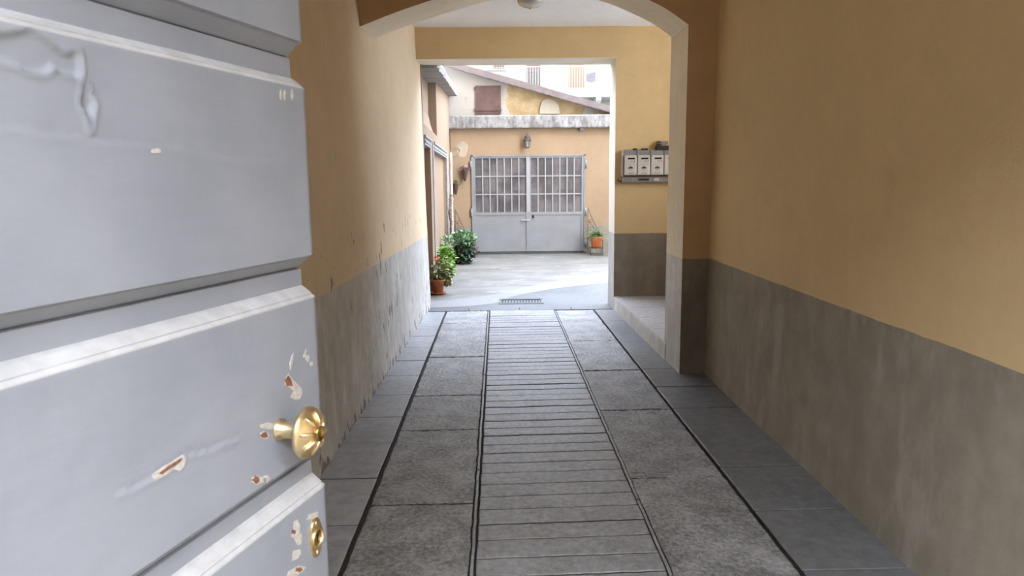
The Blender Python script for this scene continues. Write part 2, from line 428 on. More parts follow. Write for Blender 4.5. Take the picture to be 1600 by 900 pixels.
# arch wall: front spandrels, soffit and the two jambs
AY0, AY1, AX = 5.70, 6.21, 1.462
crv = [(-1.20, 2.755), (-1.08, 2.805), (-.75, 2.925), (-.40, 3.03), (0, 3.13), (.30, 3.165), (.62, 3.155), (.90, 3.085), (1.09, 3.01), (1.28, 2.92), (AX, 2.80)]
def cat(pts, k=6):
    out = []
    P = [pts[0]] + pts + [pts[-1]]
    for i in range(1, len(P) - 2):
        a, b, c_, d = (Vector(q) for q in P[i - 1:i + 3])
        for s in range(k):
            u = s / k
            out.append(tuple(.5 * ((2 * b) + (c_ - a) * u + (2 * a - 5 * b + 4 * c_ - d) * u * u + (3 * b - a - 3 * c_ + d) * u ** 3)))
    out.append(pts[-1]); return out
cv = cat(crv); aw = MB()
n = len(cv)
jx = [1.462, 1.449]                                        # jamb skews with the curb
top = [(a, ZT) for a, b in cv]
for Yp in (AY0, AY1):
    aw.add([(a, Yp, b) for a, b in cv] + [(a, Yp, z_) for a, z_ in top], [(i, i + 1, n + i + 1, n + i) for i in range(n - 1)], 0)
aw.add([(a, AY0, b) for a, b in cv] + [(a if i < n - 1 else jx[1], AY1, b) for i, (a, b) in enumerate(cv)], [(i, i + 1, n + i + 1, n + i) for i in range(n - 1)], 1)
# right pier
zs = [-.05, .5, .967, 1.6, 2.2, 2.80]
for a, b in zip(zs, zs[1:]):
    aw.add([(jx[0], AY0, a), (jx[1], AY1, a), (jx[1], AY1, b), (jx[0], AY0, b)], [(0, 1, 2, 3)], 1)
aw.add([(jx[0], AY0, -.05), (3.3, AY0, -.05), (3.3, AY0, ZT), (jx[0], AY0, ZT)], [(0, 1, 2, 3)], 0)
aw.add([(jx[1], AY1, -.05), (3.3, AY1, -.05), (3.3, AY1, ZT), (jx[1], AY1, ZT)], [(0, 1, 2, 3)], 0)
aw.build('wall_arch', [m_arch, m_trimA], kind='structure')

# wall with the opening to the court
CY0, CY1, CX, CZ = 8.75, 9.22, 1.385, 3.065
bw = MB()
def q4(mb, a, b, c_, d, mi): mb.add([a, b, c_, d], [(0, 1, 2, 3)], mi)
for Yp, mi in ((CY0, 0), (CY1, 2)):
    q4(bw, (-1.35, Yp, CZ), (CX, Yp, CZ), (CX, Yp, ZT), (-1.35, Yp, ZT), mi)
    q4(bw, (CX, Yp, -.05), (3.3, Yp, -.05), (3.3, Yp, ZT), (CX, Yp, ZT), mi)
q4(bw, (CX, CY0, -.05), (CX, CY1, -.05), (CX, CY1, CZ), (CX, CY0, CZ), 1)
q4(bw, (-1.35, CY0, CZ), (CX, CY0, CZ), (CX, CY1, CZ), (-1.35, CY1, CZ), 1)
q4(bw, (3.3, CY0, -.05), (3.3, CY1, -.05), (3.3, CY1, ZT), (3.3, CY0, ZT), 2)
# thin plaster bead round the opening
bw.box(-1.01, CX + .004, CY0 - .006, CY0 + .02, CZ - .001, CZ + .004, 1)
bw.build('wall_back', [m_court, m_trim, m_peach], kind='structure')

# raised landing with its plastered curb
ld = MB()
ld.add([(1.4445, AY1 - .05, .165), (3.3, AY1 - .05, .165), (3.3, CY0 + .02, .165), (1.389, CY0 + .02, .165)], [(0, 1, 2, 3)], 1)
ld.add([(1.4445, AY1 - .05, -.05), (1.389, CY0 + .02, -.05), (1.389, CY0 + .02, .150), (1.4445, AY1 - .05, .150)], [(0, 1, 2, 3)], 0)
ld.add([(1.4445, AY1 - .05, .150), (1.389, CY0 + .02, .150), (1.400, CY0 + .02, .166), (1.4555, AY1 - .05, .166)], [(0, 1, 2, 3)], 0)
for yy in (6.75, 7.35, 7.95, 8.5): ld.box(1.46, 3.3, yy - .003, yy + .003, .16, .1655, 2)
ld.box(2.05, 2.056, AY1, CY0, .16, .1655, 2)
ld.build('landing', [m_trimA, m_landing, m_joint], kind='structure')
lr = MB(); WY0, WY1, WZ0, WZ1 = 6.55, 7.95, 1.7, 3.12            # unseen side opening, added to bring skylight onto the landing
for b_ in ((AY0, WY0, -.05, ZT), (WY1, CY1, -.05, ZT), (WY0, WY1, -.05, WZ0), (WY0, WY1, WZ1, ZT)): lr.box(3.2, 3.5, *b_)
lr.build('wall_landing', [m_court], kind='structure')

# ceilings
MB().box(-1.6, 2.2, -.5, AY0 + .02, 3.5, 3.62).build('ceiling', [m_ceil], kind='structure')
MB().box(-1.6, 3.5, AY1 - .02, CY0 + .02, 3.43, 3.62).build('ceiling', [m_ceil], kind='structure')

# street front with the carriage doorway, and the storeys above the passage
fr = MB()
fr.box(-9, -.74, -.75, -.35, -.05, 14); fr.box(1.60, 7, -.75, -.35, -.05, 14); fr.box(-.74, 1.60, -.75, -.35, 3.3, 14)
fr.build('wall_street', [m_peachl], kind='structure')
GYB = 15.9
up = MB(); up.box(-9, 3.5, -.36, CY1 + .003, 3.62, 21)
up.box(3.5, 7, -.36, 4.4, -.05, 14)
up.box(6.6, 9, CY1 + .01, GYB, -.05, 6)  # unseen block beside the court, added to hold back sky
up.build('wall_upper', [m_peach], kind='structure')
MB().box(-14, 14, -9, -7.6, -.1, 6.6).build('wall_street_opposite', [m_facade], kind='structure')
MB().box(-14, 14, -16, -.45, -.12, -.03).build('street_pavement', [simple('street stone', (.20, .188, .168), .9)], kind='structure')

# ------------------------------------------------------------------ courtyard ground
g = MB(); g.box(-3, 9, 8.95, 34, -.2, -.006); g.build('courtyard_ground', [m_screed], kind='structure')
up_c = [(-.99, 9.55), (-.72, 9.645), (-.176, 10.03), (.18, 10.48), (.539, 10.98), (1.229, 11.75), (1.816, 12.16), (3, 12.8), (5, 13.5)]
lo_c = [(-.99, 9.02), (-.70, 9.05), (-.15, 9.28), (.10, 9.82), (.609, 10.42), (1.129, 10.80), (1.655, 11.10), (3, 11.7), (5, 12.3)]
uc = cat(up_c, 5); lc = cat(lo_c, 5); k = len(uc)
s_ = MB()
s_.add([(a, b, -.003 + .002 * noise.noise(Vector((a * 3, b * 3, 0)))) for a, b in uc] + [(a, b, -.003) for a, b in lc], [(i, i + 1, k + i + 1, k + i) for i in range(k - 1)], 0)
s_.build('gutter_band', [m_band], kind='structure')
ap = MB(); lc2 = [(a + .012, b - .022) for a, b in lc if b > 9.2]; k = len(lc2)
ap.add([(a, b, -.0035) for a, b in lc2] + [(a, 8.96, -.0035) for a, b in lc2], [(i, i + 1, k + i + 1, k + i) for i in range(k - 1)], 0)
ap.add([(-.99, 8.96, -.0045), (lc2[0][0], 8.96, -.0045), (lc2[0][0], 9.27, -.0045), (-.72, 9.03, -.0045), (-.99, 9.0, -.0045)], [(0, 1, 2, 3, 4)], 0)
ap.build('courtyard_apron', [m_apron], kind='structure')

# drain
dr = thing('drain_grate', 'dark slotted drain grate set in pale cement frame at courtyard threshold', 'drain grate', (.235, 9.43, 0))
f_ = MB(); f_.box(-.30, .30, .14, .20, -.03, .008); f_.box(-.30, .30, -.20, -.15, -.03, .004); f_.box(-.30, -.27, -.15, .14, -.03, .006); f_.box(.27, .30, -.15, .14, -.03, .006)
f_.build('frame', [m_apron], dr)
b_ = MB(); b_.box(-.27, .27, -.15, .14, -.012, -.005)
for i in range(14): b_.box(-.26 + i * .04, -.243 + i * .04, -.145, .135, -.004, .003)
b_.box(-.268, .268, -.15, -.128, -.004, .004); b_.box(-.268, .268, .118, .14, -.004, .004)
b_.build('grille', [m_grate], dr)

# ------------------------------------------------------------------ courtyard left building
A_ = Vector((-1.0, 9.22, 0)); B_ = Vector((-1.16, 15.92, 0)); tt = (B_ - A_).normalized(); nn = Vector((tt.y, -tt.x, 0))
ML = Matrix((( tt.x, nn.x, 0, A_.x), (tt.y, nn.y, 0, A_.y), (0, 0, 1, 0), (0, 0, 0, 1)))   # u along wall, v out of wall, z up
LL = (B_ - A_).length
cw = MB()
D_ = .16
# piers between the two tall blind openings (u from .1 to .95 and 1.65 to 5.2)
def blk(u0, u1, z0, z1, v0=-.5, v1=0, mi=0): cw.box(u0, u1, v0, v1, z0, z1, mi)
blk(-.1, .02, 0, 3.7); blk(1.02, 1.62, 0, 2.2); blk(5.2, LL + .3, 0, 2.2)
blk(.02, 1.02, 0, 2.2, v1=-D_); blk(1.62, 5.2, 0, 2.2, v1=-.07)
blk(.02, LL + .3, 2.2, 2.36); blk(2.55, LL + .3, 2.36, 3.7)
blk(.02, 2.55, 2.36, 3.7, v1=-.13)
cur = [(-.13, 2.36)] + [(-.13 + .13 * (i / 10), 2.36 + .34 * (1 - (i / 10)) ** 2.2) for i in range(11)]
cw.add([(.02, v, z_) for v, z_ in cur] + [(2.55, v, z_) for v, z_ in cur], [(i, i + 1, len(cur) + i + 1, len(cur) + i) for i in range(len(cur) - 1)], 0, True)
cw.xf(ML).build('wall_courtyard', [m_peachl], kind='structure')
tr = MB()
for u0, u1, d in ((.02, 1.02, .0), (1.62, 5.2, .0)):
    tr.box(u0, u1, -.07 if u0 > 1 else -.16, .012, 2.09, 2.2); tr.box(u0 - .02, u1 + .02, -.02, .03, 2.185, 2.215)
    tr.box(u0, u1, -.05, .022, 2.125, 2.14)
tr.box(1.44, 1.62, -.03, .012, 0, 2.2); tr.box(5.2, 5.75, -.03, .012, 0, 2.2)
tr.xf(ML).build('trim_2', [m_greytrim], kind='structure')
ev = MB()
V = []; m = 40
for i in range(m + 1):
    u = -.05 + (LL + .4) * i / m; e = .20 + .03 * noise.noise(Vector((u * 3, 0, 0))) - .02 * u / LL
    zb = 3.02 + .46 * u / LL
    V += [(u, -.5, zb), (u, e, zb + .02), (u, e + .015, zb + .09), (u, e - .03, zb + .17 + .02 * noise.noise(Vector((u * 5, 1, 0)))), (u, -.5, zb + .5)]
ev.add(V, [(i * 5 + j, i * 5 + (j + 1) % 5, (i + 1) * 5 + (j + 1) % 5, (i + 1) * 5 + j) for i in range(m) for j in range(5)] + [(0, 1, 2, 3, 4), tuple(m * 5 + j for j in range(5))], 0)
ev.xf(ML).build('trim_3', [m_eave], kind='structure')

dp = MB(); b0 = at(703.5, 236, 15.6); pb = Vector((-1.085, 15.55, 0))
px_ = -1.118
dp.tube([(px_, 15.62, .02), (px_, 15.62, 1.0), (px_, 15.62, 2.25)], .028, 12)
for z_ in (.5, 1.25, 2.0): dp.tube([(px_, 15.62, z_ - .02), (px_, 15.62, z_ + .02)], .036, 12)
tag(dp.build('drainpipe', [m_pipe]), 'pale round drainpipe up the inner corner beside the grey double gate', 'drainpipe')

# ------------------------------------------------------------------ garage building across the court
GY = 15.91
fw = MB(); gx0, gx1, gz = -.69, 1.855, 2.20
fw.box(-1.6, gx0, GY, GY + .35, -.02, 2.78); fw.box(gx1, 7, GY, GY + .35, -.02, 2.78); fw.box(gx0, gx1, GY, GY + .35, gz, 2.78)
fw.build('wall_garage', [m_peach], kind='structure')
sb = MB(); V = []; m = 90
for i in range(m + 1):
    x = -1.35 + 8.3 * i / m; nz_ = noise.noise(Vector((x * 4, 0, 0))) * .008
    V += [(x, GY - .14, 2.775), (x, GY - .15 + nz_, 2.80), (x, GY - .15 + nz_, 3.03), (x, GY - .12, 3.05 + nz_), (x, GY + .9, 3.06), (x, GY + .9, 2.775)]
sb.add(V, [(i * 6 + j, i * 6 + (j + 1) % 6, (i + 1) * 6 + (j + 1) % 6, (i + 1) * 6 + j) for i in range(m) for j in range(6)], 0)
sb.build('trim_4', [m_conc], kind='structure')
# pale repair patch of plaster
pp = MB(); c0 = at(722, 233, GY); pts = [(c0.x + (.13 + .02 * math.sin(3 * a)) * math.cos(a), c0.z + (.19 + .02 * math.cos(2 * a)) * math.sin(a)) for a in [i * PI / 10 for i in range(20)]]
pp.prism(pts, 'y', GY - .004, GY + .01)
tag(pp.build('plaster_patch', [simple('bare repair plaster', (.31, .25, .18), .9, var=.12, scale=5)]), 'pale unpainted plaster patch on the peach wall under the slab', 'plaster patch')
cb = MB(); cp = [at(a, b, GY - .015) for a, b in ((703.5, 206), (704, 214), (704, 226), (705, 234), (709, 232), (716, 231), (719, 235), (716, 241), (711, 244), (704, 244))]
cb.tube(cp, .006, 6)
tag(cb.build('wall_cable', [m_greytrim]), 'thin looped cable clipped to the peach wall near the corner', 'cable')
bx = MB(); c0 = at(908.5, 201, GY - .05); bx.rbox(c0.x - .05, c0.x + .05, GY - .10, GY, c0.z - .045, c0.z + .035, 0, .008)
jb = tag(bx.build('junction_box', [m_white]), 'small pale junction box tucked under the concrete slab edge', 'junction box')

# gate
gate = thing('garage_gate', 'grey steel double gate with barred upper windows and plain lower panels', 'gate', ((gx0 + gx1) / 2, GY, 0))
W = gx1 - gx0; hw = W / 2
fm = MB(); fm.box(-hw, -hw + .035, -.03, .06, 0, gz); fm.box(hw - .035, hw, -.03, .06, 0, gz); fm.box(-hw, hw, -.03, .06, gz - .03, gz)
fm.build('frame', [m_gate], gate)
for sgn in (-1, 1):
    x0, x1 = (-hw + .037, -.003) if sgn < 0 else (.003, hw - .037)
    zb, zm, zt = .05, .905, gz - .032
    lf = MB(); lf.box(x0, x1, 0, .03, zb, zm, 0)                       # lower sheet
    st = .05
    lf.box(x0, x0 + st, -.018, .03, zb, zt, 0); lf.box(x1 - st, x1, -.018, .03, zb, zt, 0)
    lf.box(x0, x1, -.016, .03, zm - .03, zm + .03, 0); lf.box(x0, x1, -.016, .03, zt - .035, zt, 0); lf.box(x0, x1, -.014, .03, zb, zb + .03, 0)
    lo_ = lf.build('door_leaf', [m_gate], gate)
    a0, a1 = x0 + st, x1 - st
    gl = MB(); gl.box(a0, a1, .012, .018, zm + .03, zt - .035); gl.build('pane', [m_pane], lo_)
    br = MB()
    for i in range(1, 7):
        x = a0 + (a1 - a0) * i / 7; br.box(x - .0125, x + .0125, -.008, .02, zm + .03, zt - .035)
    for i in range(1, 3):
        z_ = zm + .03 + (zt - .065 - zm) * i / 3; br.box(a0, a1, -.011, .02, z_ - .0125, z_ + .0125)
    br.build('glazing_bars', [m_gatel], lo_)
    for z_ in (.22, .93, 1.98):
        hg = MB(); xh = -hw + .01 if sgn < 0 else hw - .01
        hg.lathe([(.022, -.09), (.022, .09)], (xh - sgn * -.02, -.03, z_), 10); hg.build('hinge', [m_gate], lo_)
lt = MB(); lt.box(-.045, .028, -.026, -.012, .93, gz - .035, 1); lt.box(-.02, .028, -.02, -.001, .06, .93, 0); lt.build('cover_strip', [m_gate, m_gatel], gate)
lt = MB(); lt.rbox(-.17, .03, -.055, -.02, .742, .768, 0, .005); lt.box(-.15, -.12, -.03, .0, .73, .78)
lt.build('latch', [m_gatel], gate)
lt = MB(); lt.rbox(.085, .12, -.03, 0, .80, .87, 0, .006); lt.lathe([(.012, 0), (.012, .012)], (.102, -.03, .845), 10, axis=Matrix.Rotation(PI / 2, 3, 'X')); lt.build('lock', [m_grate], gate)
gs = MB(); gs.box(gx0 - .02, gx1 + .02, GY - .06, GY + .2, -.02, .03); gs.build('trim_5', [m_joint], kind='structure')
MB().box(-1.6, 7, GY + 1.6, GY + 1.7, -.02, 2.78).build('wall_garage_rear', [m_peach], kind='structure')

# lantern
lz = at(824, 208, GY - .1)
ln = thing('wall_lantern', 'small bronze wall lantern with tapered glass above the grey gate', 'lantern', (lz.x, GY - .13, 2.34))
MB().lathe([(.028, .0), (.045, .005), (.048, .018), (.06, .02)], n=6, smooth=False).build('base', [m_lantern], ln)
MB().lathe([(.046, .02), (.066, .168)], n=6, smooth=False).build('glass', [m_glass], ln)
cg = MB()
for i in range(6):
    a = i * PI / 3; cg.tube([(.05 * math.cos(a), .05 * math.sin(a), .018), (.069 * math.cos(a), .069 * math.sin(a), .17)], .005, 5)
cg.build('cage', [m_lantern], ln)
MB().lathe([(.095, .166), (.096, .176), (.062, .19), (.066, .225), (.05, .262), (.022, .29), (.010, .30), (.012, .315), (.004, .34)], n=12).build('cap', [m_lantern], ln)
bk = MB(); bk.tube([(0, .128, .21), (0, .09, .25), (0, .05, .25), (0, .03, .225)], .009, 8); bk.lathe([(.035, 0), (.035, .012)], (0, .13, .21), 12, axis=Matrix.Rotation(PI / 2, 3, 'X')); bk.build('bracket', [m_lantern], ln)

# shed above and behind the slab
SY = 16.41
sh = thing('shed', 'old ochre shed gable with sloping brown roof edge above the concrete slab', 'shed', (.6, SY, 3.06))
def rz(x): return 4.20 + (3.20 - 4.20) * (x + 1.14) / (2.42 + 1.14)
sw = MB(); sw.prism([(-1.9, 3.0), (3.2, 3.0), (3.2, rz(3.2)), (-1.9, rz(-1.9))], 'y', SY, SY + 3); sw.xf(Matrix.Translation((-.6, -SY, -3.06)))
sw.build('wall', [m_gable], sh)
rf = MB()
rf.prism([(-2.1, rz(-2.1) - .04), (3.5, rz(3.5) - .04), (3.5, rz(3.5) + .03), (-2.1, rz(-2.1) + .03)], 'y', SY - .22, SY + 3.2, 1)
rf.prism([(-2.1, rz(-2.1) - .055), (3.5, rz(3.5) - .055), (3.5, rz(3.5) + .075), (-2.1, rz(-2.1) + .075)], 'y', SY - .245, SY - .22, 0)
rf.prism([(-2.1, rz(-2.1) - .07), (3.5, rz(3.5) - .07), (3.5, rz(3.5) - .052), (-2.1, rz(-2.1) - .052)], 'y', SY - .25, SY - .19, 1)
rf.xf(Matrix.Translation((-.6, -SY, -3.06))); rf.build('roof', [m_roof, m_rooftile], sh)
s0 = at(743, 134, SY - .03); s1 = at(783, 178, SY - .03)
su = MB()
su.box(s0.x - .6, s1.x - .6, -.045, .02, s1.z - 3.06, s0.z - 3.06)
for i in range(1, 5):
    x = s0.x - .6 + (s1.x - s0.x) * i / 5; su.box(x - .004, x + .004, -.048, -.04, s1.z - 3.06, s0.z - 3.06)
su.box(s0.x - .62, s1.x - .585, -.06, .0, s1.z - 3.06 + .07, s1.z - 3.06 + .10)
sho = su.build('shutter', [m_brown], sh); sho['label'] = 'brown boarded shutter'
for z_ in (s0.z - 3.06 - .06, s1.z - 3.06 + .09): hh = MB(); hh.box(s0.x - .63, s0.x - .60, -.05, 0, z_ - .03, z_ + .03); hh.build('hinge', [m_iron], sho)
bp = [(843, 178), (844, 168), (847, 158), (856, 154), (866, 157), (873, 165), (875, 178)]
bp = [at(a, b, SY - .04) for a, b in bp]
bi = MB(); bi.prism([(q.x - .6, q.z - 3.06) for q in bp], 'y', -.05, .01); ob = bi.build('infill_panel', [plaster('ivory infill', (.33, .29, .22), dark=.8)], sh); ob['label'] = 'pale rounded infill patch'
fl_ = MB(); fl_.prism([(-1.9, 3.05), (2.35, 3.05), (2.35, 3.085), (-1.9, 3.085)], 'y', SY - .05, SY + .02); fl_.xf(Matrix.Translation((-.6, -SY, -3.06))); fl_.build('base_fillet', [m_white], sh)

# ------------------------------------------------------------------ apartments behind
BY = 32.0
ab = thing('apartment_building', 'cream apartment block with railed balcony seen above the shed roof', 'building', (2, BY, 0))
OX = Matrix.Translation((-2, -BY, 0))
MB().box(-14, 20, BY + 1.1, BY + 8, -.1, 15).xf(OX).build('wall', [m_facade], ab)
for zb in (5.30, 8.5, 11.7):
    m_ = MB(); m_.box(1.0 if zb < 6 else -12, 18, BY - .05, BY + 1.1, zb, zb + .22, 0); m_.box(1.0 if zb < 6 else -12, 18, BY - .08, BY + 1.1, zb + .22, zb + .33, 1)
    m_.xf(OX).build('balcony_slab', [m_balc, m_white], ab)
    for x in ((2.85, 4.30, 5.75, 7.2) if zb < 6 else (1.2, 2.85, 4.3, 5.75)):
        c_ = MB(); c_.prism([(BY - .02, zb), (BY - .02, zb - .14), (BY + .2, zb - .26), (BY + 1.1, zb - .3), (BY + 1.1, zb)], 'x', x - .11, x + .11); c_.xf(OX).build('corbel', [m_white], ab)
rl = MB(); zb = 5.63
for i in range(0, 110): x = 1.05 + i * .115; rl.box(x - .009, x + .009, BY - .02, BY + .0, zb + .05, zb + .98)
rl.box(1.0, 13.7, BY - .03, BY + .01, zb + .96, zb + 1.0); rl.box(1.0, 13.7, BY - .03, BY + .01, zb + .03, zb + .06)
rl.xf(OX).build('balcony_railing', [m_white], ab)
def facade_rect(name, x0, x1, z0, z1, mat, lab=None, d=.03):
    o = MB().rbox(x0, x1, BY + 1.1 - d, BY + 1.15, z0, z1, 0, .006).xf(OX).build(name, [mat], ab)
    if lab: o['label'] = lab
    return o
K = (BY + 1.08) / BY
def fx(px, py): q = at(px, py, BY + 1.08); return q.x, q.z
x0, _ = fx(823, 130); x1, _ = fx(844, 130); dw = facade_rect('balcony_door', x0, x1, 5.63, 7.9, m_maroon, 'maroon balcony door')
MB().box(x0 + .1, x1 - .1, BY + 1.05, BY + 1.1, 5.7, 6.55).xf(OX).build('pane', [m_lcd], dw)
x0, _ = fx(860, 130); x1, _ = fx(877, 130); facade_rect('door_curtain', x0, x1, 5.65, 7.8, m_blue, 'pale blue door curtain')
x0, _ = fx(889, 130); x1, _ = fx(912, 130); facade_rect('roller_blind', x0, x1, 5.65, 8.0, m_coral, 'orange roller blind')
x0, z1 = fx(755, 100); x1, z0 = fx(790, 110)
wi = facade_rect('window', x0, x1, z0, z0 + 1.4, m_white, None, .06)
g_ = MB(); g_.box(x0 + .45, x1 - .05, BY + 1.02, BY + 1.05, z0 + .08, z0 + 1.3); g_.xf(OX).build('pane', [m_lcd], wi)
g_ = MB()
for i in range(9): x = x0 + .05 + i * (x1 - x0 - .1) / 8; g_.box(x - .012, x + .012, BY + .96, BY + .99, z0 + .02, z0 + 1.35)
for z_ in (z0 + .1, z0 + .5, z0 + .9): g_.box(x0, x1, BY + .97, BY + .99, z_ - .012, z_ + .012)
g_.xf(OX).build('window_grille', [m_iron], wi)
x0, z1 = fx(726, 95); x1, z0 = fx(751, 113)
facade_rect('plaster_panel', x0, x1, z0 - .2, z1 + .3, simple('yellow plaster', (.13, .09, .04), .85), 'yellow plaster panel')
x0, z1 = fx(925, 160)
facade_rect('lower_window', x0 - .1, x0 + .5, 4.1, 5.05, m_facade, None, .02)
ly = MB(); q = [at(a, b, BY - .06) for a, b in ((916.2, 116), (930.5, 112.8), (929.8, 126.6), (924, 128.8), (916.2, 126))]
ly.prism([(v.x, v.z) for v in q], 'y', BY - .09, BY - .055)
tag(ly.build('washing', [m_cloth]), 'dark grey cloth hung to dry over the white balcony railing', 'laundry')

# ------------------------------------------------------------------ plants
def leaf(mb, p, d, up_, L, w, mi=0, curl=.25):
    d = d.normalized(); s = d.cross(up_)
    s = s.normalized() if s.length > 1e-4 else Vector((1, 0, 0)); n_ = s.cross(d).normalized()
    pts = [p, p + d * L * .35 + s * w * .5 + n_ * w * .12, p + d * L * .72 + s * w * .42 - n_ * L * curl * .25, p + d * L - n_ * L * curl,
           p + d * L * .72 - s * w * .42 - n_ * L * curl * .25, p + d * L * .35 - s * w * .5 + n_ * w * .12, p + d * L * .45 - n_ * L * .04]
    mb.add(pts, [(0, 1, 6), (1, 2, 6), (2, 3, 6), (3, 4, 6), (4, 5, 6), (5, 0, 6)], mi, True)
def bush(mb, c, rad, n_, L, w, mi=0, shell=.5, seed=1, ups=.3):
    r = random.Random(seed); c = Vector(c)
    for _ in range(n_):
        while True:
            q = Vector((r.uniform(-1, 1), r.uniform(-1, 1), r.uniform(-1, 1)))
            if q.length < 1 and q.length > shell: break
        p = c + Vector((q.x * rad[0], q.y * rad[1], q.z * rad[2]))
        d = (q + Vector((r.uniform(-.7, .7), r.uniform(-.7, .7), r.uniform(-.5, .5) + ups))).normalized()
        k = r.uniform(.7, 1.25)
        leaf(mb, p, d, Vector((r.uniform(-.4, .4), r.uniform(-.4, .4), 1)), L * k, w * k, mi)
def pot_prof(r0, r1, h, rim=.012, rh=.03):
    return [(r0, 0), (r1 - rim * .6, h - rh), (r1 + rim * .5, h - rh), (r1 + rim, h), (r1 - .012, h), (r1 - .02, h - .03)]
def stems(mb, base, tips, r=.005):
    for t_ in tips:
        m_ = (Vector(base) + Vector(t_)) * .5 + Vector((R.uniform(-.02, .02), R.uniform(-.02, .02), .02))
        mb.tube([base, m_, t_], [r, r * .8, r * .5], 5)
def potted(name, label, cat_, loc, r0, r1, h, potmat, leaves, saucer=True, square=False):
    o = thing(name, label, cat_, loc)
    po = MB(); po.lathe(pot_prof(r0, r1, h), n=28); po.build('pot', [potmat], o)
    MB().lathe([(r1 - .018, h - .05), (r1 - .018, h - .025), (.01, h - .015)], n=20).build('soil', [m_soil], o)
    if saucer: MB().lathe([(r0 + .02, -.012), (r0 + .045, .0), (r0 + .05, .016), (r0 + .03, .004)], n=24).build('saucer', [potmat], o)
    return o
# geranium in the clay pot beside the passage end
o = potted('potted_geranium', 'geranium in a square-shouldered terracotta pot at the end of the passage wall', 'potted plant', (-.955, 10.17, .014), .07, .098, .20, m_terra, None)
st_ = MB(); stems(st_, (0, 0, .18), [(.05, .02, .36), (-.03, .0, .42), (.09, .03, .33), (.02, -.04, .45), (.12, -.02, .29)]); st_.build('stem', [m_stem], o)
fo = MB(); bush(fo, (.03, 0, .33), (.12, .13, .12), 150, .055, .052, 0, .25, 3); bush(fo, (.13, .08, .20), (.055, .08, .10), 60, .055, .05, 0, .2, 4, -.2); bush(fo, (.12, .05, .30), (.10, .1, .10), 70, .05, .05, 0, .2, 44)
fo.build('foliage', [m_leafm], o)
fw_ = MB(); bush(fw_, (-.015, .0, .50), (.03, .03, .025), 40, .025, .02, 0, 0, 5); fw_.build('flower', [m_petal], o); fw_ = MB(); bush(fw_, (.06, .02, .40), (.015, .015, .012), 14, .02, .016, 0, 0, 6)
fw_.build('flower', [m_petal], o)
# light green plant
o = potted('potted_plant', 'bright light green bushy plant between the geranium and the dark shrub', 'potted plant', (-.985, 11.55, .014), .08, .11, .2, m_terra, None)
fo = MB(); bush(fo, (.03, 0, .33), (.15, .28, .19), 330, .075, .065, 0, .4, 7); bush(fo, (.11, -.02, .17), (.06, .14, .10), 90, .065, .055, 0, .2, 8)
fo.build('foliage', [m_leafl], o)
st_ = MB(); stems(st_, (0, 0, .18), [(.05, .1, .4), (-.03, -.1, .42), (.04, 0, .45)]); st_.build('stem', [m_stem], o)
# dark shrub in front of the corner
o = potted('potted_shrub', 'tall dense shrub with dark glossy lower leaves in the courtyard corner', 'shrub', (-.83, 14.1, .0), .12, .15, .20, m_grate, None, False)
fo = MB(); bush(fo, (.03, 0, .22), (.22, .24, .22), 620, .075, .055, 0, .55, 9, -.2); bush(fo, (.03, .05, .47), (.23, .24, .15), 480, .078, .05, 1, .5, 10, .3)
fo.build('foliage', [m_leafd, m_leafg], o)
st_ = MB(); stems(st_, (0, 0, .2), [(.1, .1, .45), (-.1, -.1, .45), (.04, 0, .5), (-.05, .1, .5)], .01); st_.build('stem', [m_stem], o)
# straggly plant with small clay pot against the wall
o = potted('potted_climber', 'straggly grey-leaved plant in a small clay pot behind the light green plant', 'potted plant', (-1.03, 13.0, .0), .06, .085, .17, m_terra, None, False)
o.location.z = .20
stn = MB(); stn.rbox(-.085, .085, -.085, .085, -.20, -.01, 0, .01); stn.build('plinth', [m_eave], o)
fo = MB(); bush(fo, (.0, .0, .30), (.10, .30, .14), 90, .07, .04, 0, .3, 12); bush(fo, (.02, -.35, .12), (.06, .22, .16), 50, .07, .04, 0, .3, 13)
fo.build('foliage', [m_leafg], o)
st_ = MB(); stems(st_, (0, 0, .15), [(0, .2, .4), (0, -.2, .35), (0, -.4, .1)]); st_.build('stem', [m_stem], o)

# corner trellises
def trellis(name, label, loc, flip=1):
    o = thing(name, label, 'trellis', loc)
    H_ = 1.02
    fr_ = MB(); r = .0085
    fr_.tube([(0, 0, 0), (0, 0, H_)], r, 6); fr_.tube([(0, 0, H_), (.08 * flip, 0, H_ - .2), (.21 * flip, 0, H_ - .48), (.33 * flip, 0, H_ - .72), (.34 * flip, 0, 0)], r, 6)
    fr_.tube([(0, 0, .30), (.34 * flip, 0, .30)], r, 6); fr_.build('frame', [m_iron], o)
    sc_ = MB()
    for cx, cz, rad in ((.07, .72, .055), (.07, .55, .06), (.09, .40, .07), (.22, .40, .06)):
        sc_.tube([(flip * (cx + rad * (1 - .06 * i) * math.cos(i * .5)), 0, cz + rad * (1 - .06 * i) * math.sin(i * .5)) for i in range(15)], .006, 5)
    sc_.tube([(0, 0, .75), (.20 * flip, 0, .5)], .006, 5)
    sc_.build('scrollwork', [m_iron], o)
    return o
trellis('plant_trellis', 'rusty triangular scrolled trellis standing in the corner behind the dark shrub', (-1.06, GY - .12, 0))
tx = at(919, 396, GY - .4)
trellis('plant_trellis', 'rusty triangular scrolled trellis behind the orange potted fern', (1.90, GY - .16, 0))
